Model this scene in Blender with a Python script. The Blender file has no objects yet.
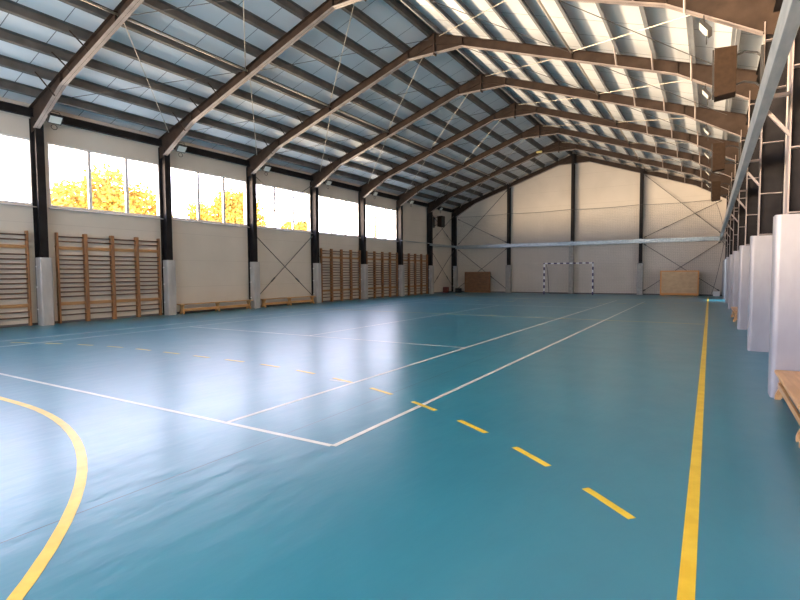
import bpy, math, random
from mathutils import Vector, Matrix
random.seed(4)
C = bpy.context.scene.collection
ORD = ['first','second','third','fourth','fifth','sixth','seventh','eighth','ninth','tenth','eleventh','twelfth','thirteenth']

# ------------------------------------------------------------------ helpers
class MB:
    def __init__(s): s.v=[]; s.f=[]
    def box(s,x0,x1,y0,y1,z0,z1):
        n=len(s.v)
        s.v+=[(x0,y0,z0),(x1,y0,z0),(x1,y1,z0),(x0,y1,z0),(x0,y0,z1),(x1,y0,z1),(x1,y1,z1),(x0,y1,z1)]
        s.f+=[tuple(n+i for i in q) for q in ((0,3,2,1),(4,5,6,7),(0,1,5,4),(1,2,6,5),(2,3,7,6),(3,0,4,7))]
        return s
    def quad(s,a,b,c,d):
        n=len(s.v); s.v+=[tuple(a),tuple(b),tuple(c),tuple(d)]; s.f.append((n,n+1,n+2,n+3)); return s
    def prism(s,pts,axis,a0,a1):
        """closed polygon pts (in the two other axes) extruded along axis"""
        n=len(s.v); m=len(pts)
        for a in (a0,a1):
            for p in pts:
                if axis=='y': s.v.append((p[0],a,p[1]))
                elif axis=='x': s.v.append((a,p[0],p[1]))
                else: s.v.append((p[0],p[1],a))
        s.f.append(tuple(range(n,n+m))[::-1]); s.f.append(tuple(range(n+m,n+2*m)))
        for i in range(m):
            j=(i+1)%m; s.f.append((n+i,n+j,n+m+j,n+m+i))
        return s
    def tube(s,pts,r,seg=8):
        pts=[Vector(p) for p in pts]; n0=len(s.v)
        for i,p in enumerate(pts):
            d=(pts[min(i+1,len(pts)-1)]-pts[max(i-1,0)]).normalized()
            a=Vector((0,0,1)) if abs(d.z)<.9 else Vector((1,0,0))
            u=d.cross(a).normalized(); w=d.cross(u)
            for k in range(seg):
                t=2*math.pi*k/seg; s.v.append(tuple(p+u*math.cos(t)*r+w*math.sin(t)*r))
        for i in range(len(pts)-1):
            for k in range(seg):
                a=n0+i*seg+k; b=n0+i*seg+(k+1)%seg
                s.f.append((a,b,b+seg,a+seg))
        s.f.append(tuple(range(n0,n0+seg))[::-1]); e=n0+(len(pts)-1)*seg; s.f.append(tuple(range(e,e+seg)))
        return s
    def ribbon(s,pts,y0,y1,t):
        """thin plate following a polyline of (x,z), from y0 to y1"""
        for (a,b) in zip(pts[:-1],pts[1:]):
            d=Vector((b[0]-a[0],b[1]-a[1])); nn=Vector((-d.y,d.x)).normalized()*t
            s.prism([(a[0],a[1]),(b[0],b[1]),(b[0]+nn.x,b[1]+nn.y),(a[0]+nn.x,a[1]+nn.y)],'y',y0,y1)
        return s
    def build(s,name,mat,parent=None,bevel=0,smooth=False):
        me=bpy.data.meshes.new(name); me.from_pydata(s.v,[],s.f); me.update()
        import bmesh
        bm=bmesh.new(); bm.from_mesh(me); bmesh.ops.recalc_face_normals(bm,faces=bm.faces); bm.to_mesh(me); bm.free()
        me.materials.append(mat)
        if smooth:
            for p in me.polygons: p.use_smooth=True
        o=bpy.data.objects.new(name,me); C.objects.link(o)
        if parent: o.parent=parent
        if bevel:
            b=o.modifiers.new('bevel','BEVEL'); b.width=bevel; b.segments=3; b.limit_method='ANGLE'
        return o
def tag(o,label=None,cat=None,group=None,kind=None):
    if label: o['label']=label
    if cat: o['category']=cat
    if group: o['group']=group
    if kind: o['kind']=kind
    return o
def thing(name,label,cat,loc=(0,0,0),rz=0,group=None):
    o=bpy.data.objects.new(name,None); C.objects.link(o); o.location=loc; o.rotation_euler=(0,0,rz); o.empty_display_size=.2
    return tag(o,label,cat,group)
def dup(root,label,loc=None,rz=None,group=None):
    r=root.copy(); C.objects.link(r)
    if loc is not None: r.location=loc
    if rz is not None: r.rotation_euler=(0,0,rz)
    r['label']=label
    if group: r['group']=group
    for ch in list(root.children):
        c=ch.copy(); C.objects.link(c); c.parent=r
        for g in list(ch.children):
            d=g.copy(); C.objects.link(d); d.parent=c
    return r

# ------------------------------------------------------------------ materials
def new_mat(name,col,rough=.6,metal=0,spec=.5):
    if 'brown_steel' in name: spec=.1
    m=bpy.data.materials.new(name); m.use_nodes=True; b=m.node_tree.nodes['Principled BSDF']
    b.inputs['Base Color'].default_value=(*col,1); b.inputs['Roughness'].default_value=rough; b.inputs['Metallic'].default_value=metal
    b.inputs['Specular IOR Level'].default_value=spec
    return m
def noisy(m,c1,c2,scale=(4,4,4),detail=4,bump=0,fac=(.35,.65)):
    nt=m.node_tree; N=nt.nodes; L=nt.links; b=N['Principled BSDF']
    tc=N.new('ShaderNodeTexCoord'); mp=N.new('ShaderNodeMapping'); mp.inputs['Scale'].default_value=scale
    no=N.new('ShaderNodeTexNoise'); no.inputs['Scale'].default_value=1; no.inputs['Detail'].default_value=detail
    cr=N.new('ShaderNodeValToRGB'); cr.color_ramp.elements[0].position=fac[0]; cr.color_ramp.elements[1].position=fac[1]
    cr.color_ramp.elements[0].color=(*c1,1); cr.color_ramp.elements[1].color=(*c2,1)
    L.new(tc.outputs['Object'],mp.inputs['Vector']); L.new(mp.outputs[0],no.inputs['Vector']); L.new(no.outputs['Fac'],cr.inputs['Fac']); L.new(cr.outputs['Color'],b.inputs['Base Color'])
    if bump:
        bp=N.new('ShaderNodeBump'); bp.inputs['Strength'].default_value=bump; bp.inputs['Distance'].default_value=.01
        L.new(no.outputs['Fac'],bp.inputs['Height']); L.new(bp.outputs[0],b.inputs['Normal'])
    return m
def math_node(N,op,a=None,b=None):
    n=N.new('ShaderNodeMath'); n.operation=op
    if a is not None: n.inputs[0].default_value=a
    if b is not None: n.inputs[1].default_value=b
    return n

M={}
M['steel']=noisy(new_mat('brown_steel',(.1,.07,.06),.45),(.035,.024,.019),(.056,.038,.029),(3,3,3))
M['steel_col']=noisy(new_mat('column_steel',(.06,.055,.065),.6,0,.12),(.012,.0105,.012),(.022,.02,.021),(3,3,3))
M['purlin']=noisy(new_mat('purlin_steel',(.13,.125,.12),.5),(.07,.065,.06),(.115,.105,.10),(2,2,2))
M['flange']=noisy(new_mat('lit_flange_steel',(.35,.30,.29),.45),(.25,.21,.20),(.34,.29,.27),(3,3,3))  # paler copy of the steel, bounce light put into its colour
M['purlin_r']=noisy(new_mat('shade_tinted_purlin_steel',(.2,.21,.23),.5),(.17,.18,.195),(.24,.25,.265),(2,2,2))  # paler blue-grey copy for the right slope, bluish shade put into the colour
M['galv']=noisy(new_mat('galvanised_steel',(.42,.48,.53),.38,.55),(.28,.34,.38),(.42,.47,.50),(9,2,9))
M['rod']=new_mat('rod_steel',(.08,.075,.075),.5)
M['wire']=new_mat('bright_rod_steel',(.5,.46,.4),.4,.3)
M['pad']=noisy(new_mat('vinyl_pad',(.68,.67,.70),.35),(.32,.315,.33),(.37,.365,.38),(5,5,2),bump=.15)
M['pad_grey']=noisy(new_mat('grey_vinyl_pad',(.42,.40,.40),.35),(.37,.355,.355),(.46,.44,.44),(5,5,2),bump=.15)
M['wood']=noisy(new_mat('varnished_wood',(.45,.2,.08),.4),(.24,.11,.048),(.38,.18,.075),(18,18,2))
M['rung']=noisy(new_mat('dark_turned_wood',(.13,.06,.035),.4),(.10,.05,.03),(.16,.075,.04),(18,2,18))
M['wood_board']=noisy(new_mat('pale_wood_board',(.5,.28,.12),.4),(.34,.18,.075),(.45,.25,.11),(18,3,18))
M['bench']=noisy(new_mat('bench_wood',(.62,.36,.16),.35),(.52,.28,.11),(.68,.41,.19),(22,2,22))
M['plywood']=noisy(new_mat('plywood',(.55,.36,.2),.5),(.50,.32,.17),(.60,.40,.22),(3,3,6))
M['orange_wood']=new_mat('orange_wood',(.62,.27,.07),.45)
M['brown_box']=noisy(new_mat('brown_boards',(.22,.11,.05),.5),(.17,.085,.04),(.26,.13,.06),(3,3,12))
M['black']=new_mat('black_plastic',(.02,.02,.022),.5)
M['speaker']=noisy(new_mat('speaker_cabinet',(.05,.03,.02),.6,0,.1),(.026,.015,.009),(.034,.02,.012),(12,12,12))
M['grille']=new_mat('speaker_grille',(.015,.014,.015),.6)
M['lens']=new_mat('floodlight_glass',(.75,.78,.74),.2)
M['white']=new_mat('white_paint',(.78,.78,.78),.4)
M['frame']=new_mat('window_frame_plastic',(.75,.73,.74),.4)
M['sill']=new_mat('sill_metal',(.42,.37,.35),.4)
M['concrete']=noisy(new_mat('column_base_concrete',(.42,.40,.37),.8),(.36,.34,.32),(.46,.44,.41),(6,6,6))
M['bark']=new_mat('bark',(.25,.17,.08),.9)
M['leaf']=noisy(new_mat('yellow_leaves',(.7,.5,.08),.6),(.42,.22,.02),(.55,.36,.04),(.9,.9,.9))
M['lawn']=noisy(new_mat('grass_ground',(.2,.2,.08),.9),(.14,.15,.05),(.3,.26,.1),(.5,.5,.5))
M['yellow_line']=noisy(new_mat('yellow_line_paint',(.72,.50,.03),.33),(.66,.44,.02),(.76,.54,.04),(7,7,1))
M['white_line']=noisy(new_mat('white_line_paint',(.62,.62,.58),.33),(.52,.53,.50),(.66,.66,.62),(5,5,1))

# glass pane: clear with a weak reflection
def glass():
    m=bpy.data.materials.new('window_glass'); m.use_nodes=True; nt=m.node_tree; N=nt.nodes; L=nt.links
    N.remove(N['Principled BSDF']); out=N['Material Output']
    t=N.new('ShaderNodeBsdfTransparent'); t.inputs[0].default_value=(.96,.98,1,1); g=N.new('ShaderNodeBsdfGlossy'); g.inputs['Roughness'].default_value=.03
    mx=N.new('ShaderNodeMixShader'); mx.inputs[0].default_value=.06
    L.new(t.outputs[0],mx.inputs[1]); L.new(g.outputs[0],mx.inputs[2]); L.new(mx.outputs[0],out.inputs[0]); return m
M['glass']=glass()

# netting: square cells of thin cord
def netmat():
    m=bpy.data.materials.new('net_cord'); m.use_nodes=True; nt=m.node_tree; N=nt.nodes; L=nt.links
    b=N['Principled BSDF']; b.inputs['Base Color'].default_value=(.05,.06,.06,1); b.inputs['Roughness'].default_value=.8
    out=N['Material Output']; tc=N.new('ShaderNodeTexCoord'); sp=N.new('ShaderNodeSeparateXYZ'); L.new(tc.outputs['Object'],sp.inputs[0])
    outs=[]
    for ax in ('X','Z'):
        md=math_node(N,'PINGPONG',b=.05); L.new(sp.outputs[ax],md.inputs[0])
        lt=math_node(N,'LESS_THAN',b=.0016); L.new(md.outputs[0],lt.inputs[0]); outs.append(lt)
    mxm=math_node(N,'MAXIMUM'); L.new(outs[0].outputs[0],mxm.inputs[0]); L.new(outs[1].outputs[0],mxm.inputs[1])
    t=N.new('ShaderNodeBsdfTransparent'); mx=N.new('ShaderNodeMixShader')
    L.new(mxm.outputs[0],mx.inputs[0]); L.new(t.outputs[0],mx.inputs[1]); L.new(b.outputs[0],mx.inputs[2]); L.new(mx.outputs[0],out.inputs[0])
    return m
M['net']=netmat()

# striped goal paint: 20 cm bands along one axis
def stripes(name,axis,off):
    m=new_mat(name,(1,1,1),.35); nt=m.node_tree; N=nt.nodes; L=nt.links; b=N['Principled BSDF']
    tc=N.new('ShaderNodeTexCoord'); sp=N.new('ShaderNodeSeparateXYZ'); L.new(tc.outputs['Object'],sp.inputs[0])
    ad=math_node(N,'ADD',b=off); md=math_node(N,'FLOORED_MODULO',b=.4); lt=math_node(N,'LESS_THAN',b=.2)
    L.new(sp.outputs[axis],ad.inputs[0]); L.new(ad.outputs[0],md.inputs[0]); L.new(md.outputs[0],lt.inputs[0])
    mx=N.new('ShaderNodeMix'); mx.data_type='RGBA'; mx.inputs[6].default_value=(.85,.85,.87,1); mx.inputs[7].default_value=(.045,.03,.12,1)
    L.new(lt.outputs[0],mx.inputs[0]); L.new(mx.outputs[2],b.inputs['Base Color']); return m
M['stripe_v']=stripes('striped_post_paint','Z',0.0)
M['stripe_h']=stripes('striped_bar_paint','X',20.1)

def wallmat(name,c,course=.0):
    m=new_mat(name,c,.85); nt=m.node_tree; N=nt.nodes; L=nt.links; b=N['Principled BSDF']
    tc=N.new('ShaderNodeTexCoord'); no=N.new('ShaderNodeTexNoise'); no.inputs['Scale'].default_value=.7; no.inputs['Detail'].default_value=6
    L.new(tc.outputs['Object'],no.inputs['Vector'])
    cr=N.new('ShaderNodeValToRGB'); cr.color_ramp.elements[0].position=.3; cr.color_ramp.elements[1].position=.7
    cr.color_ramp.elements[0].color=(c[0]*.93,c[1]*.93,c[2]*.92,1); cr.color_ramp.elements[1].color=(c[0]*1.04,c[1]*1.04,c[2]*1.04,1)
    L.new(no.outputs['Fac'],cr.inputs['Fac'])
    sp=N.new('ShaderNodeSeparateXYZ'); L.new(tc.outputs['Object'],sp.inputs[0])
    pp=math_node(N,'PINGPONG',b=.5); L.new(sp.outputs['Z'],pp.inputs[0])
    lt=math_node(N,'LESS_THAN',b=.006); L.new(pp.outputs[0],lt.inputs[0])
    mx=N.new('ShaderNodeMix'); mx.data_type='RGBA'; mx.inputs[7].default_value=(c[0]*.82,c[1]*.81,c[2]*.8,1)
    L.new(lt.outputs[0],mx.inputs[0]); L.new(cr.outputs['Color'],mx.inputs[6]); L.new(mx.outputs[2],b.inputs['Base Color'])
    return m
M['wall']=wallmat('cream_wall_panels',(.66,.60,.54))
M['plain_dark']=new_mat('dark_rubber_skirting',(.10,.10,.11),.6)

# sandwich panels of the roof: pale coated sheet, a joint every metre
def roofmat():
    m=new_mat('roof_panel_sheet',(.7,.7,.7),.4); nt=m.node_tree; N=nt.nodes; L=nt.links; b=N['Principled BSDF']
    tc=N.new('ShaderNodeTexCoord'); sp=N.new('ShaderNodeSeparateXYZ'); L.new(tc.outputs['Object'],sp.inputs[0])
    ad=math_node(N,'ADD',b=100.35); pp=math_node(N,'PINGPONG',b=.5); lt=math_node(N,'LESS_THAN',b=.010)
    L.new(sp.outputs['Y'],ad.inputs[0]); L.new(ad.outputs[0],pp.inputs[0]); L.new(pp.outputs[0],lt.inputs[0])
    no=N.new('ShaderNodeTexNoise'); no.inputs['Scale'].default_value=.8; L.new(tc.outputs['Object'],no.inputs['Vector'])
    cr=N.new('ShaderNodeValToRGB'); cr.color_ramp.elements[0].color=(.74,.77,.80,1); cr.color_ramp.elements[1].color=(.82,.84,.86,1)
    L.new(no.outputs['Fac'],cr.inputs['Fac'])
    mx=N.new('ShaderNodeMix'); mx.data_type='RGBA'; mx.inputs[7].default_value=(.16,.17,.19,1)
    L.new(lt.outputs[0],mx.inputs[0]); L.new(cr.outputs['Color'],mx.inputs[6]); L.new(mx.outputs[2],b.inputs['Base Color'])
    return m
M['roof']=roofmat()

def floormat():
    m=new_mat('blue_sports_vinyl',(.03,.2,.35),.25,0,.8); nt=m.node_tree; N=nt.nodes; L=nt.links; b=N['Principled BSDF']
    tc=N.new('ShaderNodeTexCoord'); no=N.new('ShaderNodeTexNoise'); no.inputs['Scale'].default_value=.45; no.inputs['Detail'].default_value=8; no.inputs['Roughness'].default_value=.6
    L.new(tc.outputs['Object'],no.inputs['Vector'])
    cr=N.new('ShaderNodeValToRGB'); cr.color_ramp.elements[0].position=.3; cr.color_ramp.elements[1].position=.7
    cr.color_ramp.elements[0].color=(.010,.148,.235,1); cr.color_ramp.elements[1].color=(.014,.182,.275,1)
    L.new(no.outputs['Fac'],cr.inputs['Fac'])
    sp=N.new('ShaderNodeSeparateXYZ'); L.new(tc.outputs['Object'],sp.inputs[0])
    a=math_node(N,'ADD',b=3.29); ab=math_node(N,'ABSOLUTE'); lt=math_node(N,'LESS_THAN',b=.005)
    L.new(sp.outputs['X'],a.inputs[0]); L.new(a.outputs[0],ab.inputs[0]); L.new(ab.outputs[0],lt.inputs[0])
    mx=N.new('ShaderNodeMix'); mx.data_type='RGBA'; mx.inputs[7].default_value=(.01,.04,.07,1)
    L.new(lt.outputs[0],mx.inputs[0]); L.new(cr.outputs['Color'],mx.inputs[6]); L.new(mx.outputs[2],b.inputs['Base Color'])
    # worn sheen and shallow ripples
    n2=N.new('ShaderNodeTexNoise'); n2.inputs['Scale'].default_value=2.2; n2.inputs['Detail'].default_value=6; L.new(tc.outputs['Object'],n2.inputs['Vector'])
    mr=N.new('ShaderNodeMapRange'); mr.inputs['From Min'].default_value=.3; mr.inputs['From Max'].default_value=.7; mr.inputs['To Min'].default_value=.282; mr.inputs['To Max'].default_value=.315
    L.new(n2.outputs['Fac'],mr.inputs['Value']); L.new(mr.outputs[0],b.inputs['Roughness'])
    mp=N.new('ShaderNodeMapping'); mp.inputs['Scale'].default_value=(6,2,1); mp.inputs['Rotation'].default_value=(0,0,.6); L.new(tc.outputs['Object'],mp.inputs['Vector'])
    n3=N.new('ShaderNodeTexNoise'); n3.inputs['Scale'].default_value=1.; n3.inputs['Detail'].default_value=3; L.new(mp.outputs[0],n3.inputs['Vector'])
    bp=N.new('ShaderNodeBump'); bp.inputs['Strength'].default_value=.6; bp.inputs['Distance'].default_value=.008
    L.new(n3.outputs['Fac'],bp.inputs['Height']); L.new(bp.outputs[0],b.inputs['Normal'])
    return m
M['floor']=floormat()

# ------------------------------------------------------------------ dimensions
XL,XR=-16.95,1.08          # wall faces
FL,FR=-16.60,.73           # column inner flanges
RX=-7.95                   # ridge
Y0,Y1=-5.1,35.75           # gable walls
BAY=4.047
def YC(k): return 7.30+BAY*k
def roof_z(x): return 9.35-.345*abs(x-RX)      # top of the rafters
PH=.2                      # purlin height

# ------------------------------------------------------------------ shell
tag(MB().box(XL-.25,XR+.25,Y0-.25,Y1+.25,-.2,0).build('floor',M['floor']),kind='structure')
e=.45
m=MB()
for sx,xe in ((-1,XL-e),(1,XR+e)):
    zr=roof_z(RX)+PH; ze=roof_z(xe)+PH
    m.prism([(RX,zr),(xe,ze),(xe,ze+.1),(RX,zr+.1)],'y',Y0-.3,Y1+.3)
tag(m.build('ceiling',M['roof']),kind='structure')

WZ0,WZ1=3.52,5.43
wins=[(YC(k)+.41+.0,YC(k)+4.05) for k in range(-3,5)]
m=MB(); T=.25
ztop=roof_z(XL)+PH-.02
m.box(XL-T,XL,Y0-.25,Y1+.25,-.2,WZ0); m.box(XL-T,XL,Y0-.25,Y1+.25,WZ1,ztop)
prev=Y0-.25
for a,b in wins:
    m.box(XL-T,XL,prev,a,WZ0,WZ1); prev=b
m.box(XL-T,XL,prev,Y1+.25,WZ0,WZ1)
tag(m.build('wall_left',M['wall']),kind='structure')
# right wall with the open doorway near the far corner
DY0,DY1,DZ=29.2,31.0,2.35
m=MB()
m.box(XR,XR+T,Y0-.25,DY0,-.2,ztop).box(XR,XR+T,DY1,Y1+.25,-.2,ztop).box(XR,XR+T,DY0,DY1,DZ,ztop)
tag(m.build('wall_right',M['wall']),kind='structure')
def gable_poly(y0,y1,name):
    pts=[(XL-T,-.2),(XR+T,-.2),(XR+T,roof_z(XR+T)+PH-.01),(RX,roof_z(RX)+PH-.01),(XL-T,roof_z(XL-T)+PH-.01)]
    return tag(MB().prism(pts,'y',y0,y1).build(name,M['wall']),kind='structure')
gable_poly(Y1,Y1+.25,'wall_back')
# wall behind the camera with a broad glazed opening added for fill light
GX0,GX1,GZ0,GZ1=-14.5,-1.5,.6,5.6
m=MB(); y0,y1=Y0-.25,Y0
zz=lambda x: roof_z(x)+PH-.01
m.prism([(XL-T,-.2),(GX0,-.2),(GX0,zz(GX0)),(XL-T,zz(XL-T))],'y',y0,y1)
m.prism([(GX1,-.2),(XR+T,-.2),(XR+T,zz(XR+T)),(GX1,zz(GX1))],'y',y0,y1)
m.box(GX0,GX1,y0,y1,-.2,GZ0)
m.prism([(GX0,GZ1),(GX1,GZ1),(GX1,zz(GX1)),(RX,zz(RX)),(GX0,zz(GX0))],'y',y0,y1)
tag(m.build('wall_front',M['wall']),kind='structure')

# windows
n=0
for i,(a,b) in enumerate(wins):
    n+=1
    r=tag(thing('window_%d'%n,None,None,(XL-.06,(a+b)/2,WZ0)),kind='structure')
    for kk in ('label','category'):
        if kk in r: del r[kk]
    w=(b-a)/2; h=WZ1-WZ0
    f=MB(); t=.055
    f.box(-.035,.035,-w,w,0,t).box(-.035,.035,-w,w,h-t,h).box(-.035,.035,-w,-w+t,t,h-t).box(-.035,.035,w-t,w,t,h-t)
    for q in (-w/3,w/3): f.box(-.035,.035,q-.05,q+.05,t,h-t)
    f.build('window_frame',M['frame'],r)
    for q in range(3):
        c=-w+(2*q+1)*w/3
        MB().box(-.004,.004,c-w/3+.045,c+w/3-.045,t,h-t).build('pane',M['glass'],r)
    MB().prism([(-.03,-.045),(.14,-.075),(.14,-.05),(-.03,-.001)],'y',-w-.03,w+.03).build('sill',M['sill'],r)
n+=1
r=tag(thing('window_%d'%n,None,None,((GX0+GX1)/2,Y0-.12,GZ0)),kind='structure')  # unseen rear glazing, added to light the hall from behind
w=(GX1-GX0)/2; h=GZ1-GZ0; f=MB()
f.box(-w,w,-.04,.04,0,.08).box(-w,w,-.04,.04,h-.08,h)
for q in range(9):
    c=-w+.04+q*(2*w-.08)/8; f.box(c-.04,c+.04,-.04,.04,.08,h-.08)
f.box(-w,w,-.03,.03,h*.5-.03,h*.5+.03)
f.build('window_frame',M['frame'],r)
MB().box(-w+.08,w-.08,-.004,.004,.08,h-.08).build('pane',M['glass'],r)

# doorway in the right wall
r=tag(thing('door_1',None,None,(XR,DY0,0)),kind='structure')
MB().box(.0,.24,0,.06,0,DZ).box(0,.24,DY1-DY0-.06,DY1-DY0,0,DZ).box(0,.24,.06,DY1-DY0-.06,DZ-.06,DZ).build('door_frame',M['white'],r)
lf=MB().box(.26,1.1,DY1-DY0-.05,DY1-DY0,0.01,DZ-.07).build('door_leaf',M['white'],r)
MB().tube([(1.0,DY1-DY0-.05,1.05),(1.0,DY1-DY0-.11,1.05),(.88,DY1-DY0-.11,1.05)],.012).build('door_handle',M['rod'],lf)
# skirting
tag(MB().box(XL,XL+.015,Y0,Y1,0,.07).build('baseboard_left',M['plain_dark']),kind='structure')
tag(MB().box(XL+.015,XR,Y1-.015,Y1,0,.07).build('baseboard_back',M['plain_dark']),kind='structure')

# ------------------------------------------------------------------ steel frame
def where(k): return 'at the far gable corner' if k==7 else '%s from the far gable'%ORD[6-k]
def make_column(side):
    # built in local coordinates: y=0 centre of the column, x measured towards the hall
    s=1 if side=='left' else -1
    wallx,fl=(XL,FL) if side=='left' else (XR,FR)
    r=thing('steel_column','x','column',((wallx+fl)/2,0,0))
    hw=abs(fl-wallx)/2; top=6.0
    def bx(m,a,b,y0,y1,z0,z1): m.box(min(s*a,s*b),max(s*a,s*b),y0,y1,z0,z1)
    m=MB(); bx(m,-hw+.015,hw-.018,-.006,.006,0,top); m.build('web',M['steel_col'],r)
    m=MB(); bx(m,hw-.018,hw,-.11,.11,0,top-.12); m.build('inner_flange',M['steel_col'] if side=='left' else M['flange'],r)  # right flanges take the paler copy, window light painted in
    m=MB(); bx(m,-hw,-hw+.015,-.11,.11,0,top); m.build('outer_flange',M['steel_col'],r)
    for z in ((2.12,2.85,3.75,4.7,5.55) if side=='right' else ()):
        m=MB(); bx(m,-hw+.015,hw-.018,-.105,-.007,z,z+.012); bx(m,-hw+.015,hw-.018,.007,.105,z,z+.012)
        m.build('stiffener',M['steel_col'] if side=='left' else M['flange'],r)
    return r
cols={}
for side in ('left','right'):
    proto=make_column(side)
    wallname='window wall' if side=='left' else 'right wall'
    for i,k in enumerate(range(-1,8)):
        lab='dark steel column on the %s %s'%(wallname,where(k))
        loc=(proto.location.x,(YC(k) if k<7 else YC(k)-.02)+(.07 if k<7 else 0),0)
        if i==0: c=proto; c['label']=lab; c.location=loc; c['group']='columns along the %s'%wallname
        else: c=dup(proto,lab,loc)
        cols[(side,k)]=c

# pads wrapped round the column feet
def make_pad(side):
    s=1 if side=='left' else -1
    wallx=XL if side=='left' else XR
    x_in=FL+.085 if side=='left' else FR-.105
    r=thing('column_pad','x','padding',(0,0,0))
    # U-shaped padding seen from above
    pts=[]
    a=wallx+s*(.17 if side=='left' else .04); b=x_in; yw=.17; rc=.055
    def arc(cx,cy,a0,a1):
        return [(cx+s*rc*math.cos(a0+(a1-a0)*t/5),cy+rc*math.sin(a0+(a1-a0)*t/5)) for t in range(6)]
    outer=[(a,-yw)]+arc(b-s*rc,-yw+rc,-math.pi/2,0)+arc(b-s*rc,yw-rc,0,math.pi/2)+[(a,yw)]
    ib=(FL if side=='left' else FR)+s*.01
    inner=[(a,yw-.06),(ib,yw-.06),(ib,-yw+.06),(a,-yw+.06)]
    m=MB().prism(outer+inner,'z',.0,1.98 if side=='left' else 2.10)
    sh=m.build('pad_cover',M['pad' if side=='right' else 'pad_grey'],r)
    # two straps closing the cover against the wall side
    for z in (.45,1.1,1.7):
        MB().box(min(a,a+s*.07),max(a,a+s*.07),-yw-.006,-yw,z,z+.04).build('strap',M['white'],r)
    return r
for side in ('left','right'):
    proto=make_pad(side)
    wallname='window wall' if side=='left' else 'right wall'
    for i,k in enumerate(range(-1,8)):
        lab='%s pad on the %s column %s'%('white' if side=='right' else 'grey','right wall' if side=='right' else 'window wall',where(k))
        loc=(0,YC(k)+.07 if k<7 else YC(k)-.0,0)
        if i==0: proto['label']=lab; proto.location=loc; proto['group']='column pads along the %s'%wallname
        else: dup(proto,lab,loc)

# rafters: web, flanges, stiffeners, fly braces
PD=[.15,1.08,2.0,2.93,3.85,4.75,5.65,6.55,7.45,8.32]      # purlin distances from the ridge
SD=4.42                                                   # strut tube distance
def make_rafter(side):
    s=-1 if side=='left' else 1
    r=thing('roof_rafter','x','rafter',(RX,0,0))
    X=lambda d: s*d
    zt=lambda d: 9.35-.345*d
    end=8.99; D=.31
    bot=[(0,8.72),(1.0,8.72),(7.1,zt(7.1)-D),(8.66,5.68),(end,5.60)]
    top=[(0,zt(0)),(end,zt(end))]
    web=[(X(d),z) for d,z in top]+[(X(end),5.60),(X(8.66),5.68),(X(7.1),zt(7.1)-D),(X(1.0),8.72),(0,8.72)]
    MB().prism(web,'y',-.005,.005).build('web',M['steel'],r)
    MB().ribbon([(X(d),z) for d,z in ((top[0]),(top[1]))],-.085,.085,-.012*(-s)).build('top_flange',M['steel'],r)
    MB().ribbon([(X(d),z) for d,z in bot[:4]],-.085,.085,.014*s).build('bottom_flange',M['flange'],r)
    m=MB(); m.box(min(0,X(.02)),max(0,X(.02)),-.085,.085,8.66,9.33); m.build('end_plate',M['steel'],r)
    m=MB(); # second line of the haunch: the straight lower flange carried through to the ridge
    for sgn in (-1,1):
        m.prism([(0,9.02),(X(1.0),8.74),(X(1.0),8.765),(0,9.05)],'y',min(0,sgn*.06),max(0,sgn*.06))
    m.build('haunch_flange',M['steel'],r)
    for d,dz in ((1.0,0),(7.1,0),(SD,0)):
        m=MB()
        for y0,y1 in ((-.08,-.006),(.006,.08)):
            zb=8.735 if d==1.0 else zt(d)-D+.015
            m.box(min(X(d),X(d+.012)),max(X(d),X(d+.012)),y0,y1,zb,zt(d)-.015)
        m.build('stiffener',M['steel'],r)
    for d in PD[6:9]:
        for sy in (-1,):
            zb=(zt(d)-D+.03) if d<7.1 else zt(d)-D-.12
            m=MB(); t=.0035
            p0=(X(d-.02),sy*.06,zb); p1=(X(d-.02),sy*.52,zt(d)+.07)
            m.tube([p0,p1],.022,4)
            m.build('fly_brace',M['flange'] if side=='right' else M['steel'],r)
    return r
for side in ('left','right'):
    proto=make_rafter(side)
    for i,k in enumerate(range(-1,8)):
        lab='brown steel rafter under the %s roof slope, %s'%(side, 'against the far gable' if k==7 else where(k))
        loc=(RX,YC(k) if k<7 else YC(7)-.02,0)
        if i==0: proto['label']=lab; proto.location=loc; proto['group']='rafters of the %s slope'%side
        else: dup(proto,lab,loc)

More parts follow.
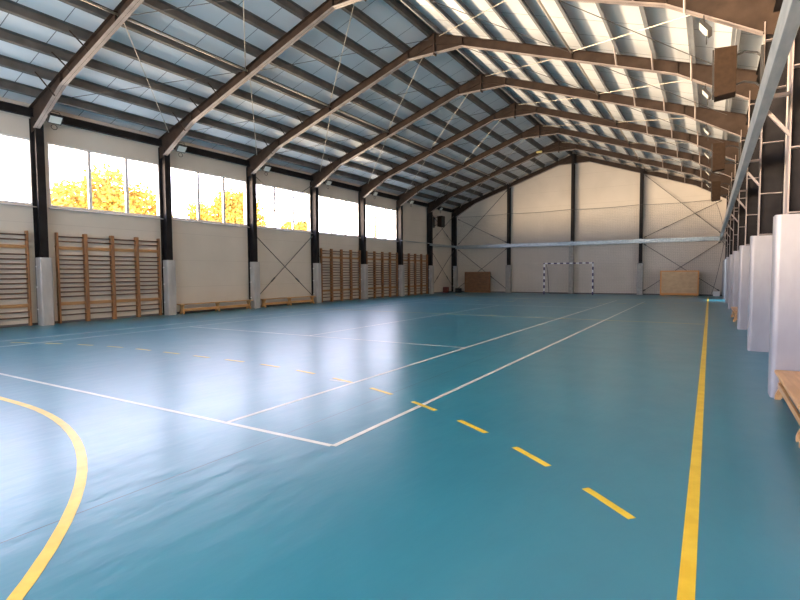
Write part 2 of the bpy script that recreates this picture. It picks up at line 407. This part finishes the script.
# purlins, one continuous Z-profile each
for side in ('left','right'):
    s=-1 if side=='left' else 1
    for i,d in enumerate(PD):
        x=RX+s*d; z=9.35-.345*d
        t=.008; w=.075
        # Z section: top lip towards the ridge, bottom flange towards the eave
        zz0,zz1=z+.004,z+PH-.004
        u=s
        def sl(dx): return -.345*abs(dx) if dx*u>0 else .345*abs(dx)
        pts_b=[(x,zz0),(x+u*w,zz0+sl(u*w)),(x+u*w,zz0+sl(u*w)+t),(x,zz0+t)]
        pts_t=[(x,zz1),(x-u*w,zz1+sl(-u*w)),(x-u*w,zz1+sl(-u*w)-t),(x,zz1-t)]
        m=MB(); m.prism(pts_b,'y',Y0+.02,Y1-.02); m.prism(pts_t,'y',Y0+.02,Y1-.02); m.box(x-t/2,x+t/2,Y0+.02,Y1-.02,zz0,zz1)
        m.prism([(x+u*w,zz0+sl(u*w)),(x+u*w-u*.006,zz0+sl(u*w)),(x+u*w-u*.006,zz0+sl(u*w)+.03),(x+u*w,zz0+sl(u*w)+.03)],'y',Y0+.02,Y1-.02)
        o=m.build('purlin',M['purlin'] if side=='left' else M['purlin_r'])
        tag(o,'long steel purlin under the %s roof slope, %s down from the ridge'%(side,ORD[i]),'purlin','purlins of the %s slope'%side)
    # strut tubes, a piece per bay
    x=RX+s*SD; z=9.35-.345*SD
    for k in range(-1,7):
        o=MB().tube([(x,YC(k)+.01,z-.085),(x,YC(k+1)-(.01 if k<6 else .3),z-.085)],.03,10).build('strut_tube',M['wire'],smooth=True)
        tag(o,'round strut tube halfway up the %s roof slope, %s bay from the far gable'%(side,ORD[6-k]),'strut','strut tubes of the %s slope'%side)
    # eave girder
    xe=XL+.17 if side=='left' else XR-.17
    m=MB(); m.box(xe-.06,xe+.06,Y0+.02,Y1-.02,6.02,6.03).box(xe-.005,xe+.005,Y0+.02,Y1-.02,6.03,6.24).box(xe-.06,xe+.06,Y0+.02,Y1-.02,6.24,6.25)
    o=m.build('eave_girder',M['steel_col']); tag(o,'dark steel girder along the eave above the %s'%('windows' if side=='left' else 'right wall columns'),'girder')

# crossed rods in the plane of the roof
for side in ('left','right'):
    s=-1 if side=='left' else 1
    for k in range(0,7):
        for part,(d0,d1) in (('upper',(.2,SD)),('lower',(SD,8.3))):
            ya,yb=YC(k)+.08,YC(k+1)-.08
            P=lambda d,y,dz=-.07: (RX+s*d,y,9.35-.345*d+dz)
            r=thing('roof_cross_brace','crossed rods, %s half of the %s roof slope, %s bay from far gable'%(part,side,ORD[6-k]),'brace',(0,0,0),group='crossed rods of the roof')
            if side=='left': ya,yb=yb,ya
            a=MB().tube([P(d0,yb),P(d1,ya)],.011,6).build('rod',M['wire'],r)
            q=Vector(P(d0,yb)).lerp(Vector(P(d1,ya)),.86); q2=Vector(P(d0,yb)).lerp(Vector(P(d1,ya)),.90)
            MB().tube([q,q2],.022,6).build('turnbuckle',M['wire'],a)
            MB().tube([P(d0,ya,-.10),P(d1,yb,-.10)],.009,6).build('rod',M['rod'],r)

# end wall posts
for i,(x,ptop,plz) in enumerate(((-12.42,None,2.0),(RX-.02,None,3.22),(-3.78,None,2.0))):
    zt=roof_z(x)-.02; y=Y1-.20
    r=thing('gable_post','tall steel post on the far gable wall, %s'%('left of the goal','standing behind the goal under the ridge','between the goal and the plywood board')[i],'column',(x,y,0),group='posts of the far gable wall')
    MB().box(-.09,.09,-.17,-.155,plz,zt).build('flange',M['steel_col'],r)
    MB().box(-.006,.006,-.155,.16,plz,zt).build('web',M['steel_col'],r)
    MB().box(-.09,.09,.16,.17,plz,zt).build('flange',M['steel_col'],r)
    MB().box(-.17 if i!=1 else -.19,.17 if i!=1 else .08,-.19,.17,0,plz).build('post_casing',M['concrete'],r,bevel=.01)
# wall cross braces
def xbrace(name_label,corners):
    """corners: (bottom a, top a, bottom b, top b) as points"""
    a0,a1,b0,b1=[Vector(c) for c in corners]
    r=thing('wall_cross_brace',name_label,'brace',(0,0,0),group='crossed rods on the walls')
    for p,q,off in ((a0,b1,0),(b0,a1,1)):
        o=MB().tube([p,q],.017,6).build('rod',M['rod'],r)
        t0=p.lerp(q,.26); t1=p.lerp(q,.32)
        MB().tube([t0,t1],.032,6).build('turnbuckle',M['rod'],o)
        d=(q-p).normalized()
        for c in (p,q):
            k=1 if c is p else -1
            MB().tube([c,c+d*.14*k],.035,4).build('gusset',M['rod'],o)
yb=Y1-.16
xbrace('crossed rods low on the far gable wall, left bay beside the brown box',((-16.42,yb,.3),(-16.42,yb,3.2),(-12.56,yb-.05,.25),(-12.56,yb-.05,3.2)))
xbrace('crossed rods high on the far gable wall, left bay above the rail',((-16.42,yb,3.62),(-16.42,yb,5.5),(-12.56,yb-.05,3.62),(-12.56,yb-.05,7.35)))
xbrace('crossed rods low on the far gable wall, right bay over the plywood board',((-3.6,yb,.24),(-3.6,yb,3.2),(.5,yb-.05,.3),(.5,yb-.05,3.2)))
xbrace('crossed rods high on the far gable wall, right bay above the rail',((-3.6,yb,3.62),(-3.6,yb,7.5),(.5,yb-.05,3.7),(.5,yb-.05,5.6)))
xl=FL-.19
ya,yb2=YC(2)+.15,YC(3)-.15
xbrace('crossed rods on the window wall below the third window, above a bench',((xl,ya,.35),(xl,ya,3.2),(xl+.03,yb2,.35),(xl+.03,yb2,3.3)))
xbrace('crossed rods in front of the third window from the left',((xl,ya,3.62),(xl,ya,5.75),(xl+.03,yb2,3.6),(xl+.03,yb2,5.75)))
ya,yb2=YC(6)+.15,YC(7)-.15
xbrace('crossed rods on the side wall below the rail, last bay before the far corner',((xl,ya,.3),(xl,ya,3.15),(xl+.03,yb2,.3),(xl+.03,yb2,3.15)))
xbrace('crossed rods on the side wall above the rail, last bay before the far corner',((xl,ya,3.6),(xl,ya,5.75),(xl+.03,yb2,3.6),(xl+.03,yb2,5.75)))

# horizontal rail round the hall
def channel_y(x0,x1,ya,yb,z0,z1):
    return MB().box(x0,x0+.006,ya,yb,z0,z1).box(x0+.006,x1,ya,yb,z0,z0+.006).box(x0+.006,x1,ya,yb,z1-.006,z1)
r=thing('wall_rail','long galvanised channel rail fixed along the columns of the right wall','rail',(0,0,0))
MB().box(.425,.52,-1.0,34.9,3.25,3.5).build('channel',M['galv'],r,bevel=.006)
for k in range(0,8):
    MB().prism([(.52,3.27),(.73,2.98),(.73,3.04),(.52,3.33)],'y',YC(k)-.02,YC(k)+.02).box(.52,.73,YC(k)-.02,YC(k)+.02,3.44,3.48).build('bracket',M['flange'],r)
r=thing('wall_rail','galvanised box rail crossing the whole far gable wall above the goal','rail',(0,0,0))
MB().box(-16.5,.52,35.22,35.32,3.25,3.5).build('channel',M['galv'],r,bevel=.006)
for x in (-12.42,RX-.02,-3.78): MB().box(x-.08,x+.08,35.32,35.40,3.24,3.54).build('bracket',M['galv'],r)
r=thing('wall_rail','short galvanised rail between the last two columns of the window wall','rail',(0,0,0))
MB().box(-16.6,-16.5,31.3,35.2,3.35,3.5).build('channel',M['galv'],r,bevel=.006)
o=MB().tube([(-16.57,27.5,3.5),(-16.57,31.29,3.5)],.022,6).build('wall_conduit',M['galv'])
tag(o,'thin grey conduit on the window wall between the last wall bars and the short rail','pipe')

# safety net in front of the far wall
NX,NZ=60,24
def nety(u,v): return 35.05-.05*math.sin(u*19)*(1-v)-.04*math.sin(u*41+1)*(1-v)
m=MB()
for j in range(NZ+1):
    v=j/NZ
    for i in range(NX+1):
        u=i/NX
        z=.02+v*5.6-.16*math.sin(math.pi*((u*4)%1))*v*.35
        xr=.02+.64*min(1,(z/3.1))**.7 if z<3.1 else .66-.5*((z-3.1)/2.5)**2
        m.v.append((-16.42+u*(xr+16.42),nety(u,v),z))
for j in range(NZ):
    for i in range(NX):
        a=j*(NX+1)+i; m.f.append((a,a+1,a+NX+2,a+NX+1))
r=thing('safety_net','grey see-through safety net hung across the far gable wall','net',(0,0,0))
m.build('netting',M['net'],r)
top=[]; right=[]
for i in range(NX+1):
    top.append(m.v[NZ*(NX+1)+i])
for j in range(NZ+1): right.append(m.v[j*(NX+1)+NX])
MB().tube(top,.012,5).build('top_rope',M['rod'],r)
MB().tube(right,.012,5).build('edge_rope',M['rod'],r)

# ------------------------------------------------------------------ wall bars
def make_bars():
    r=thing('wall_bars','x','wall bars',(0,0,0))
    W=.84; H=2.75
    for y in (.0,W-.05):
        MB().box(.02,.15,y,y+.05,0,H).build('upright',M['wood'],r,bevel=.006)
    zs=[.25,.41]+[.81+i*.14 for i in range(10)]+[2.49,2.63]
    for z in zs:
        MB().tube([(.11,.05,z),(.11,W-.05,z)],.022,8).build('rung',M['rung'],r,smooth=True)
    for z in (.59,2.29):
        MB().box(.05,.075,.05,W-.05,z-.05,z+.05).build('crossboard',M['wood_board'],r)
    for y in (0,W-.05):
        for z in (.55,2.3): MB().box(0,.02,y,y+.05,z,z+.06).build('wall_bracket',M['rod'],r)
    return r
proto=make_bars(); first=True
bays=[(-1,3.69,'at the left edge before the first grey pad'),(0,7.80,'under the first whole window'),(3,20.05,'just past the second bench'),(4,24.05,'under the last window'),(5,28.05,'under the blank wall past the windows')]
for k,ys,desc in bays:
    for j in range(4):
        sp=.843
        lab='wooden wall bars, %s of four %s'%(ORD[j],desc)
        loc=(XL,ys+j*sp,0)
        if first: proto['label']=lab; proto.location=loc; proto['group']='wooden wall bars'; first=False
        else: dup(proto,lab,loc)

# ------------------------------------------------------------------ benches
def make_bench(L,name='gym_bench',W=.14,H=.38,mid=True):
    r=thing(name,'x','bench',(0,0,0))
    MB().box(-W,W,0,L,H-.035,H).build('seat',M['bench'],r,bevel=.008)
    if mid: MB().box(-.02,.02,.1,L-.1,.10,.20).build('stretcher',M['bench'],r,bevel=.004)
    else:
        for q in (-W+.045,W-.045): MB().box(q-.012,q+.012,.08,L-.02,.13,.19).build('stretcher',M['bench'],r,bevel=.003)
    # cut-out curved support, profile in x-z
    prof=[]
    for t in range(9):
        z=(H-.035)*(1-t/8); w=W-.008-(.042 if not mid else .06)*math.sin(math.pi*min(1,t/6.5))-(.0 if t<7 else .0); prof.append((w,z))
    pts=prof+[(.07,0),(.04,.05),(-.04,.05),(-.07,0)]+[(-w,z) for w,z in prof[::-1]]
    for y in ((.12,L/2-.02,L-.16) if mid else (.10,L-.06)):
        MB().prism(pts,'y',y,y+.04).build('leg',M['bench'],r)
    return r
b1=make_bench(3.45); b1['label']='low wooden gym bench against the plain wall under the second whole window'; b1.location=(-16.62,11.72,0); b1['group']='low wooden gym benches'
dup(b1,'long low wooden gym bench below the crossed rods on the window wall',(-16.62,15.75,0))
bb=make_bench(1.85,W=.13,H=.335,mid=False); bb['label']='wooden gym bench whose far end touches the nearest white pad on the right'; bb.location=(.785,5.33,0); bb['group']='low wooden gym benches'
for o in bb.children: pass
dup(bb,'wooden gym bench cut by the right edge, behind the one at the pad',(.785,3.45,0))
dup(bb,'wooden gym bench far along the right wall, glimpsed between two white pads',(.72,17.45,0),0)

# ------------------------------------------------------------------ handball goal
gx,gy=-7.89,34.0
r=thing('handball_goal','handball goal with dark and white striped posts before the far wall','goal',(gx,gy,0))
MB().box(-1.58,-1.5,-.04,.04,0,2.0).build('post',M['stripe_v'],r)
MB().box(1.5,1.58,-.04,.04,0,2.0).build('post',M['stripe_v'],r)
MB().box(-1.58,1.58,-.04,.04,2.0,2.08).build('crossbar',M['stripe_h'],r)
for s in (-1,1):
    MB().tube([(s*1.54,.04,2.04),(s*1.5,.35,1.98),(s*1.47,.62,1.5),(s*1.46,.9,.05)],.018,6).build('side_support',M['rod'],r)
MB().tube([(-1.46,.9,.03),(1.46,.9,.03)],.018,6).build('base_bar',M['rod'],r)

# ------------------------------------------------------------------ boards and boxes at the far wall
r=thing('plywood_board','large tan plywood board with orange frame leaning at the far wall','board',(-1.57,34.88,0))
MB().box(-.97,.97,0,.03,.15,1.47).build('panel',M['plywood'],r)
MB().box(-1.03,1.03,-.02,.05,.03,.17).box(-1.03,1.03,-.02,.05,1.45,1.52).box(-1.03,-.95,-.02,.05,.17,1.45).box(.95,1.03,-.02,.05,.17,1.45).build('frame',M['orange_wood'],r)
MB().box(-.95,-.8,-.02,.05,0,.03).box(.8,.95,-.02,.05,0,.03).build('foot',M['orange_wood'],r)
r=thing('wooden_panel_box','brown wooden box panel standing on the floor in the far left corner','box',(-14.72,35.22,0))
MB().box(-.96,.96,0,.10,.05,1.48).build('panel',M['brown_box'],r)
MB().box(-1,1,-.02,.12,1.48,1.53).box(-1,-.96,-.02,.12,.0,1.48).box(.96,1,-.02,.12,0,1.48).box(-.96,.96,-.02,.12,0,.05).build('frame',M['wood'],r)
o=MB().box(-16.2,-15.8,34.55,34.85,0,.32).build('equipment_case',M['black'],bevel=.02); tag(o,'low black case on the floor left of the brown box panel','case')
o=MB().box(-16.88,-16.55,33.9,34.25,0,.42).build('small_crate',new_mat('dark_red_wood',(.14,.035,.03),.5),bevel=.015); tag(o,'small dark red crate on the floor by the far left corner column','crate')
o=MB().box(.18,.52,35.25,35.5,0,.28).build('small_box',M['white'],bevel=.015); tag(o,'small white box on the floor in the far right corner','box')

# ------------------------------------------------------------------ loudspeakers
def make_speaker(side,W=.36,H=.84,Dp=.35):
    s=1 if side=='left' else -1      # faces towards +x on the left wall
    r=thing('loudspeaker','x','speaker',(0,0,0))
    # cabinet: trapezoid seen from the side, tipped forward
    pr=[(0,-.5*H),(s*Dp*.97,-.5*H-.04),(s*Dp,.5*H),(0,.5*H-.02)]
    MB().prism(pr,'y',-W/2,W/2).build('cabinet',M['speaker'],r,bevel=.01)
    g=[(s*Dp*.97+s*.002,-.5*H),(s*(Dp*.97+.03),-.5*H+.01),(s*(Dp+.03),.5*H-.02),(s*Dp+s*.002,.5*H-.02)]
    MB().prism(g,'y',-W/2+.02,W/2-.02).build('grille',M['grille'],r)
    m=MB()
    for z in (-.25,.28):
        m.tube([(0,-.02,z),(-s*.12,0,z+.04),(-s*.30,0,z-.02),(-s*.38,0,z-.1)],.02,6)
    m.box(min(-s*.41,-s*.36),max(-s*.41,-s*.36),-.06,.06,-.42,.36)
    m.build('wall_bracket',M['black'],r)
    return r
sp=make_speaker('right'); sp['group']='loudspeakers on the right wall'
for i,k in enumerate((1,3,5)):
    lab=('largest and nearest','middle','farthest')[i]+' of the brown box loudspeakers high on the right wall columns'
    loc=(.33,YC(k)+.0,5.12)
    if i==0: sp['label']=lab; sp.location=loc
    else: dup(sp,lab,loc)
sp2=make_speaker('left',.5,.75,.35); sp2['label']='small black loudspeaker high on the window wall near the far corner'; sp2.location=(XL+.42,32.55,5.1)

# ------------------------------------------------------------------ floodlights below the rafters
def make_flood(side):
    s=1 if side=='left' else -1
    r=thing('floodlight','x','floodlight',(0,0,0))
    a=math.radians(38)
    def rot(x,z): return (s*(x*math.cos(a)-z*math.sin(a)*-1*-1), z*math.cos(a)+x*math.sin(a))
    # housing in local frame: u along the face (up), v normal
    u=Vector((s*math.sin(a)*-1,0,math.cos(a))); v=Vector((s*math.cos(a),0,math.sin(a)*-1)); u=Vector((s*math.sin(a),0,math.cos(a))); v=Vector((s*math.cos(a),0,-math.sin(a)))
    def slab(hu,hw,v0,v1,cy=0,cu=0):
        m=MB(); n=[]
        for vv in (v0,v1):
            for du,dy in ((-hu,-hw),(-hu,hw),(hu,hw),(hu,-hw)):
                p=u*(du+cu)+v*vv; m.v.append((p.x,dy+cy,p.z))
        m.f+=[(0,1,2,3),(4,7,6,5),(0,4,5,1),(1,5,6,2),(2,6,7,3),(3,7,4,0)]
        return m
    slab(.13,.18,-.07,0).build('housing',M['black'],r)
    slab(.105,.155,0,.006).build('glass',M['lens'],r)
    m=MB(); m.tube([(0,-.19,0),(0,-.19,.10),(0,-.1,.22),(0,.1,.22),(0,.19,.10),(0,.19,0)],.011,6)
    m.build('bracket',M['black'],r)
    m=MB(); pts=[]
    for t in range(13):
        an=math.pi*2*t/12; pts.append((-s*.05,-.02+.08*math.cos(an),-.20+.07*math.sin(an)))
    m.tube(pts,.010,5); m.build('cable',M['black'],r)
    return r
for side in ('left','right'):
    fl=make_flood(side)
    for i,k in enumerate(range(0,7)):
        lab='square floodlight under the %s rafter foot, %s'%('window side' if side=='left' else 'right side',where(k))
        loc=(-15.95,YC(k)+.2,5.86) if side=='left' else (-.2,YC(k)-.12,5.93)
        if i==0: fl['label']=lab; fl.location=loc; fl['group']='floodlights on the %s side'%side
        else: dup(fl,lab,loc)
r=thing('ceiling_sensor','tiny pale yellow sensor box under the left slope near the far ridge','sensor',(-9.1,31.5,8.87))
MB().box(-.16,.16,-.06,.06,-.1,0).build('housing',new_mat('yellow_plastic',(.7,.6,.25),.4),r)
MB().box(-.02,.02,-.02,.02,0,.2).build('stem',M['rod'],r)

# ------------------------------------------------------------------ court markings
def line(name,mat,label,x0,x1,y0,y1,parent=None):
    o=MB().box(x0,x1,y0,y1,.0004,.002).build(name,mat,parent)
    if label: tag(o,label,'floor line')
    return o
W_=M['white_line']; Yl=M['yellow_line']; h=.025
line('court_line',W_,'long white line nearest the yellow sideline, running to the far wall',-2.70-h,-2.70+h,3.34,27.4)
line('court_line',W_,'long white line one court width left of the first long white one',-4.05-h,-4.05+h,3.365,28.0)
line('court_line',W_,'faint white line far left, the one nearer the middle of the floor',-12.45-h,-12.45+h,3.365,28.0)
line('court_line',W_,'faint white line running just in front of the wall bars',-13.5-h,-13.5+h,3.34,27.4)
line('court_line',W_,'near white baseline crossing the left half of the floor',-13.475,-2.675-.05,3.315,3.365)
line('court_line',W_,'thin white cross line meeting the second long line, near service line',-12.42,-4.08,9.08,9.13)
line('court_line',W_,'white service line across the court before the far wall',-12.42,-4.08,21.9,21.95)
line('court_line',W_,'white centre line running between the two service lines',-8.08,-8.03,9.135,21.895)
line('court_line',W_,'short white tick touching the second long white line from the left',-4.45,-4.08,5.42,5.46)
line('court_line',Yl,'broad yellow sideline running straight down the right side of the hall',-.095,-.025,-3.4,33.9)
line('court_line',Yl,'faint yellow halfway line crossing the floor',-16.0,-.1,16.35,16.39)
def arcpts(yg,sg,R):
    cxl,cxr=-9.25,-6.8; pts=[]
    for t in range(0,33):
        a=math.pi/2*t/32; pts.append((cxr+R*math.cos(a),yg+sg*R*math.sin(a)))
    for t in range(1,33):
        f=t/32; pass
    pts2=[(cxl-R*math.cos(math.pi/2*t/32),yg+sg*R*math.sin(math.pi/2*t/32)) for t in range(32,-1,-1)]
    return pts+pts2
def strip(pts,w,z=.0022):
    m=MB()
    for a,b in zip(pts[:-1],pts[1:]):
        a=Vector(a); b=Vector(b); d=(b-a)
        if d.length<1e-6: continue
        nn=Vector((-d.y,d.x)).normalized()*w/2; ex=d.normalized()*.0
        q=[a-nn,b-ex-nn+ex,b+nn,a+nn]
        n=len(m.v)
        for zz in (.0004,z):
            for p in q: m.v.append((p.x,p.y,zz))
        m.f+=[(n,n+1,n+2,n+3),(n+4,n+7,n+6,n+5),(n,n+4,n+5,n+1),(n+1,n+5,n+6,n+2),(n+2,n+6,n+7,n+3),(n+3,n+7,n+4,n)]
    return m
def dashes(pts,on,off,start=0):
    # walk along the polyline and cut it into dashes
    out=[];cur=[]; s=start; 
    P=[Vector(p) for p in pts]; dense=[P[0]]
    for a,b in zip(P[:-1],P[1:]):
        n=max(1,int((b-a).length/.03)); dense+=[a.lerp(b,(i+1)/n) for i in range(n)]
    for a,b in zip(dense[:-1],dense[1:]):
        if (s%(on+off))<on:
            if not cur: cur=[a]
            cur.append(b)
        elif cur: out.append(cur); cur=[]
        s+=(b-a).length
    if cur: out.append(cur)
    return out
o=strip([p for p in arcpts(-3.34,1,6.0)],.07).build('goal_area_line',Yl); tag(o,'thick curved yellow goal area line in the near left of the floor','floor line')
o=strip([p for p in arcpts(34.0,-1,6.0)],.05).build('goal_area_line',Yl); tag(o,'curved yellow goal area line around the far goal','floor line')
DS=.0
for yg,sg,lab in ((-3.34,1,'dashed yellow curve crossing the near right part of the floor'),(34.0,-1,'dashed yellow curve far off before the goal')):
    r=thing('dashed_floor_line',lab,'floor line',(0,0,0))
    pts=[p for p in arcpts(yg,sg,9.2) if -16 <p[0]<-.34]
    pts=[(-6.8+9.2*math.cos(math.radians(45.6)),yg+sg*9.2*math.sin(math.radians(45.6)))]+[p for p in pts if p[0]<-.36]
    for dpt in dashes(pts,.44,.427,0):
        strip(dpt,.055).build('dash',Yl,r)

# ------------------------------------------------------------------ outdoors beyond the windows
o=MB().box(-35.3,-32.7,10,54,-.15,0).build('lawn',M['lawn']); tag(o,'grass ground outside beyond the windows','lawn')
def tree(label,x,y,z,blobs,nleaf,seed,branches=5):
    rnd=random.Random(seed)
    r=thing('autumn_tree',label,'tree',(x,y,0),group='yellow trees outside the windows')
    m=MB(); m.tube([(0,0,0),(.1,.05,z*.3),(0,0,z*.62)],.22,8)
    for b in blobs:
        c=Vector(b[:3]); m.tube([(0,0,z*.35),tuple(Vector((0,0,z*.5)).lerp(c,.55)+Vector((0,0,.1))),tuple(c)],.07,6)
    for i in range(branches):
        b=blobs[i%len(blobs)]; c=Vector(b[:3]); d=Vector((rnd.uniform(-1,1),rnd.uniform(-1,1),rnd.uniform(0,1))).normalized()*b[3]*1.15
        m.tube([tuple(c),tuple(c+d*.6+Vector((0,0,.1))),tuple(c+d)],.03,5)
    m.build('trunk',M['bark'],r)
    lv=MB(); tot=sum(b[3]**2 for b in blobs)
    for b in blobs:
        for i in range(int(nleaf*b[3]**2/tot)):
            d=Vector((rnd.gauss(0,1),rnd.gauss(0,1),rnd.gauss(0,1))).normalized()*b[3]*(rnd.random()**.35)*rnd.uniform(.75,1.1)
            p=Vector(b[:3])+d; s=rnd.uniform(.09,.2)
            u=Vector((rnd.gauss(0,1),rnd.gauss(0,1),rnd.gauss(0,1))).normalized(); w=u.orthogonal().normalized()
            lv.quad(p-u*s-w*s*.1,p-w*s*.6,p+u*s,p+w*s*.6)
    lv.build('foliage',M['leaf'],r)
tree('round yellow autumn tree filling the first whole window',-34,19.0,8.6,[(0,-.2,7.2,1.5),(0,-2.2,6.0,1.5),(0,2.2,6.3,1.5),(0,0,5.3,2.2),(.5,3.2,5.0,1.3),(.5,-3.4,5.0,1.3)],7000,1,14)
tree('yellow tree with bare branches at the left, in the second whole window',-34,28.2,8.6,[(0,.6,7.3,1.2),(0,2.4,7.4,1.3),(0,.3,6.0,1.7),(0,-2.2,6.3,.9),(0,2.6,5.8,1.8),(0,-2,5.2,1.2)],6500,2,16)
tree('low yellow treetop showing at the bottom of the window behind the crossed rods',-34,37.0,7,[(0,-1.0,5.7,.8),(0,.6,5.9,.8),(0,2.0,5.0,.9)],1600,3,6)
r=thing('utility_mast','orange mast with a crosspiece outside the last window','mast',(-34,50.2,0))
MB().tube([(0,0,0),(0,0,9.0)],.25,10).build('pole',new_mat('orange_mast',(.6,.2,.06),.6),r)
MB().box(-.06,.06,-1.3,1.5,6.9,7.1).build('crosspiece',new_mat('orange_mast_arm',(.6,.2,.06),.6),r)

# ------------------------------------------------------------------ light
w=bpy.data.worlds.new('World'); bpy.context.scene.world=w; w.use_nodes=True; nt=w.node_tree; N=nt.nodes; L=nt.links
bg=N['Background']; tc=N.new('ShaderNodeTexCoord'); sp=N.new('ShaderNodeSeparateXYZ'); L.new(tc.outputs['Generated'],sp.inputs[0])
def ramp(stops):
    """stops: (z of the direction, colour, brightness)"""
    mr=N.new('ShaderNodeMapRange'); mr.inputs['From Min'].default_value=-1; mr.inputs['From Max'].default_value=1
    L.new(sp.outputs['Z'],mr.inputs['Value']); cr=N.new('ShaderNodeValToRGB'); L.new(mr.outputs[0],cr.inputs['Fac'])
    E_=cr.color_ramp.elements
    while len(E_)<len(stops): E_.new(.5)
    for e_,(z,c,b_) in zip(E_,stops): e_.position=(z+1)/2
    for e_,(z,c,b_) in zip(E_,stops): e_.color=(c[0]*b_,c[1]*b_,c[2]*b_,1)
    return cr
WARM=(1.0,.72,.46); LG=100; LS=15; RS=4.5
# window side: added warm glow below the horizon for roof stripes, pale sky above
COOL=(.82,.92,1)
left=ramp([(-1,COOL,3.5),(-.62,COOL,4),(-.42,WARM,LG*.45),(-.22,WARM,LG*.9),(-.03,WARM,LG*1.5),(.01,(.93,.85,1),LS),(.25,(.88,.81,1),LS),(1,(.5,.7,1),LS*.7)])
rest=ramp([(-1,COOL,11),(-.5,COOL,10),(-.02,COOL,9),(.0,(.9,.94,1),RS),(.3,(.8,.88,1),RS),(1,(.55,.72,1),RS*.7)])  # elsewhere: cool glow below the horizon added to brighten the roof
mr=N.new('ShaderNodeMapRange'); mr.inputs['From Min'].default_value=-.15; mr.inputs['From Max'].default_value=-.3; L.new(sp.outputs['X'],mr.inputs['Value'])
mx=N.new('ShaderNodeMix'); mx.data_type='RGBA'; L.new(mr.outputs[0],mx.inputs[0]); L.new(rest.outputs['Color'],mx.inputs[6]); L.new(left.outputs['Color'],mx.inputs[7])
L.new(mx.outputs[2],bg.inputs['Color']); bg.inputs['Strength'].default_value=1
def portal(name,loc,rot,sx,sy):
    l=bpy.data.lights.new(name,'AREA'); l.shape='RECTANGLE'; l.size=sx; l.size_y=sy; l.cycles.is_portal=True
    o=bpy.data.objects.new(name,l); C.objects.link(o); o.location=loc; o.rotation_euler=rot; return o
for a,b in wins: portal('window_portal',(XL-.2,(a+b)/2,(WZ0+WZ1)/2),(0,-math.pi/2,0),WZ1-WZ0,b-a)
portal('window_portal',((GX0+GX1)/2,Y0-.2,(GZ0+GZ1)/2),(math.pi/2,0,0),GX1-GX0,GZ1-GZ0)  # portal for the added rear glazing
portal('door_portal',(XR+.2,(DY0+DY1)/2,DZ/2),(0,math.pi/2,0),DZ,DY1-DY0)
sl=bpy.data.lights.new('sun','SUN'); sl.energy=8; sl.angle=.01; sl.color=(1,.93,.82)
so=bpy.data.objects.new('sun',sl); C.objects.link(so); so.rotation_euler=Vector((-1,-.02,-1.5)).to_track_quat('-Z','Y').to_euler()

# ------------------------------------------------------------------ camera
f,yaw,pit,rol,H=509.539,.54622,-.052665,-.0060946,1.46389
F=Vector((-math.sin(yaw)*math.cos(pit),math.cos(yaw)*math.cos(pit),math.sin(pit)))
R=Vector((math.cos(yaw),math.sin(yaw),0)); U=R.cross(F)
R2=R*math.cos(rol)+U*math.sin(rol); U2=-R*math.sin(rol)+U*math.cos(rol)
cam=bpy.data.cameras.new('camera'); cam.sensor_width=36; cam.lens=f*36/800; cam.clip_end=300; cam.clip_start=.05
co=bpy.data.objects.new('camera',cam); C.objects.link(co)
mt=Matrix((R2,U2,-F)).transposed().to_4x4(); mt.translation=Vector((0,0,H)); co.matrix_world=mt
sc=bpy.context.scene; sc.camera=co
sc.view_settings.view_transform='Standard'; sc.view_settings.look='None'; sc.view_settings.gamma=1; sc.view_settings.use_curve_mapping=False
sc.view_settings.exposure=0.05
sc.cycles.max_bounces=10; sc.cycles.diffuse_bounces=6; sc.cycles.glossy_bounces=4; sc.cycles.transparent_max_bounces=12
sc.cycles.caustics_reflective=False; sc.cycles.caustics_refractive=False
sc.cycles.use_denoising=True; sc.cycles.sample_clamp_indirect=6
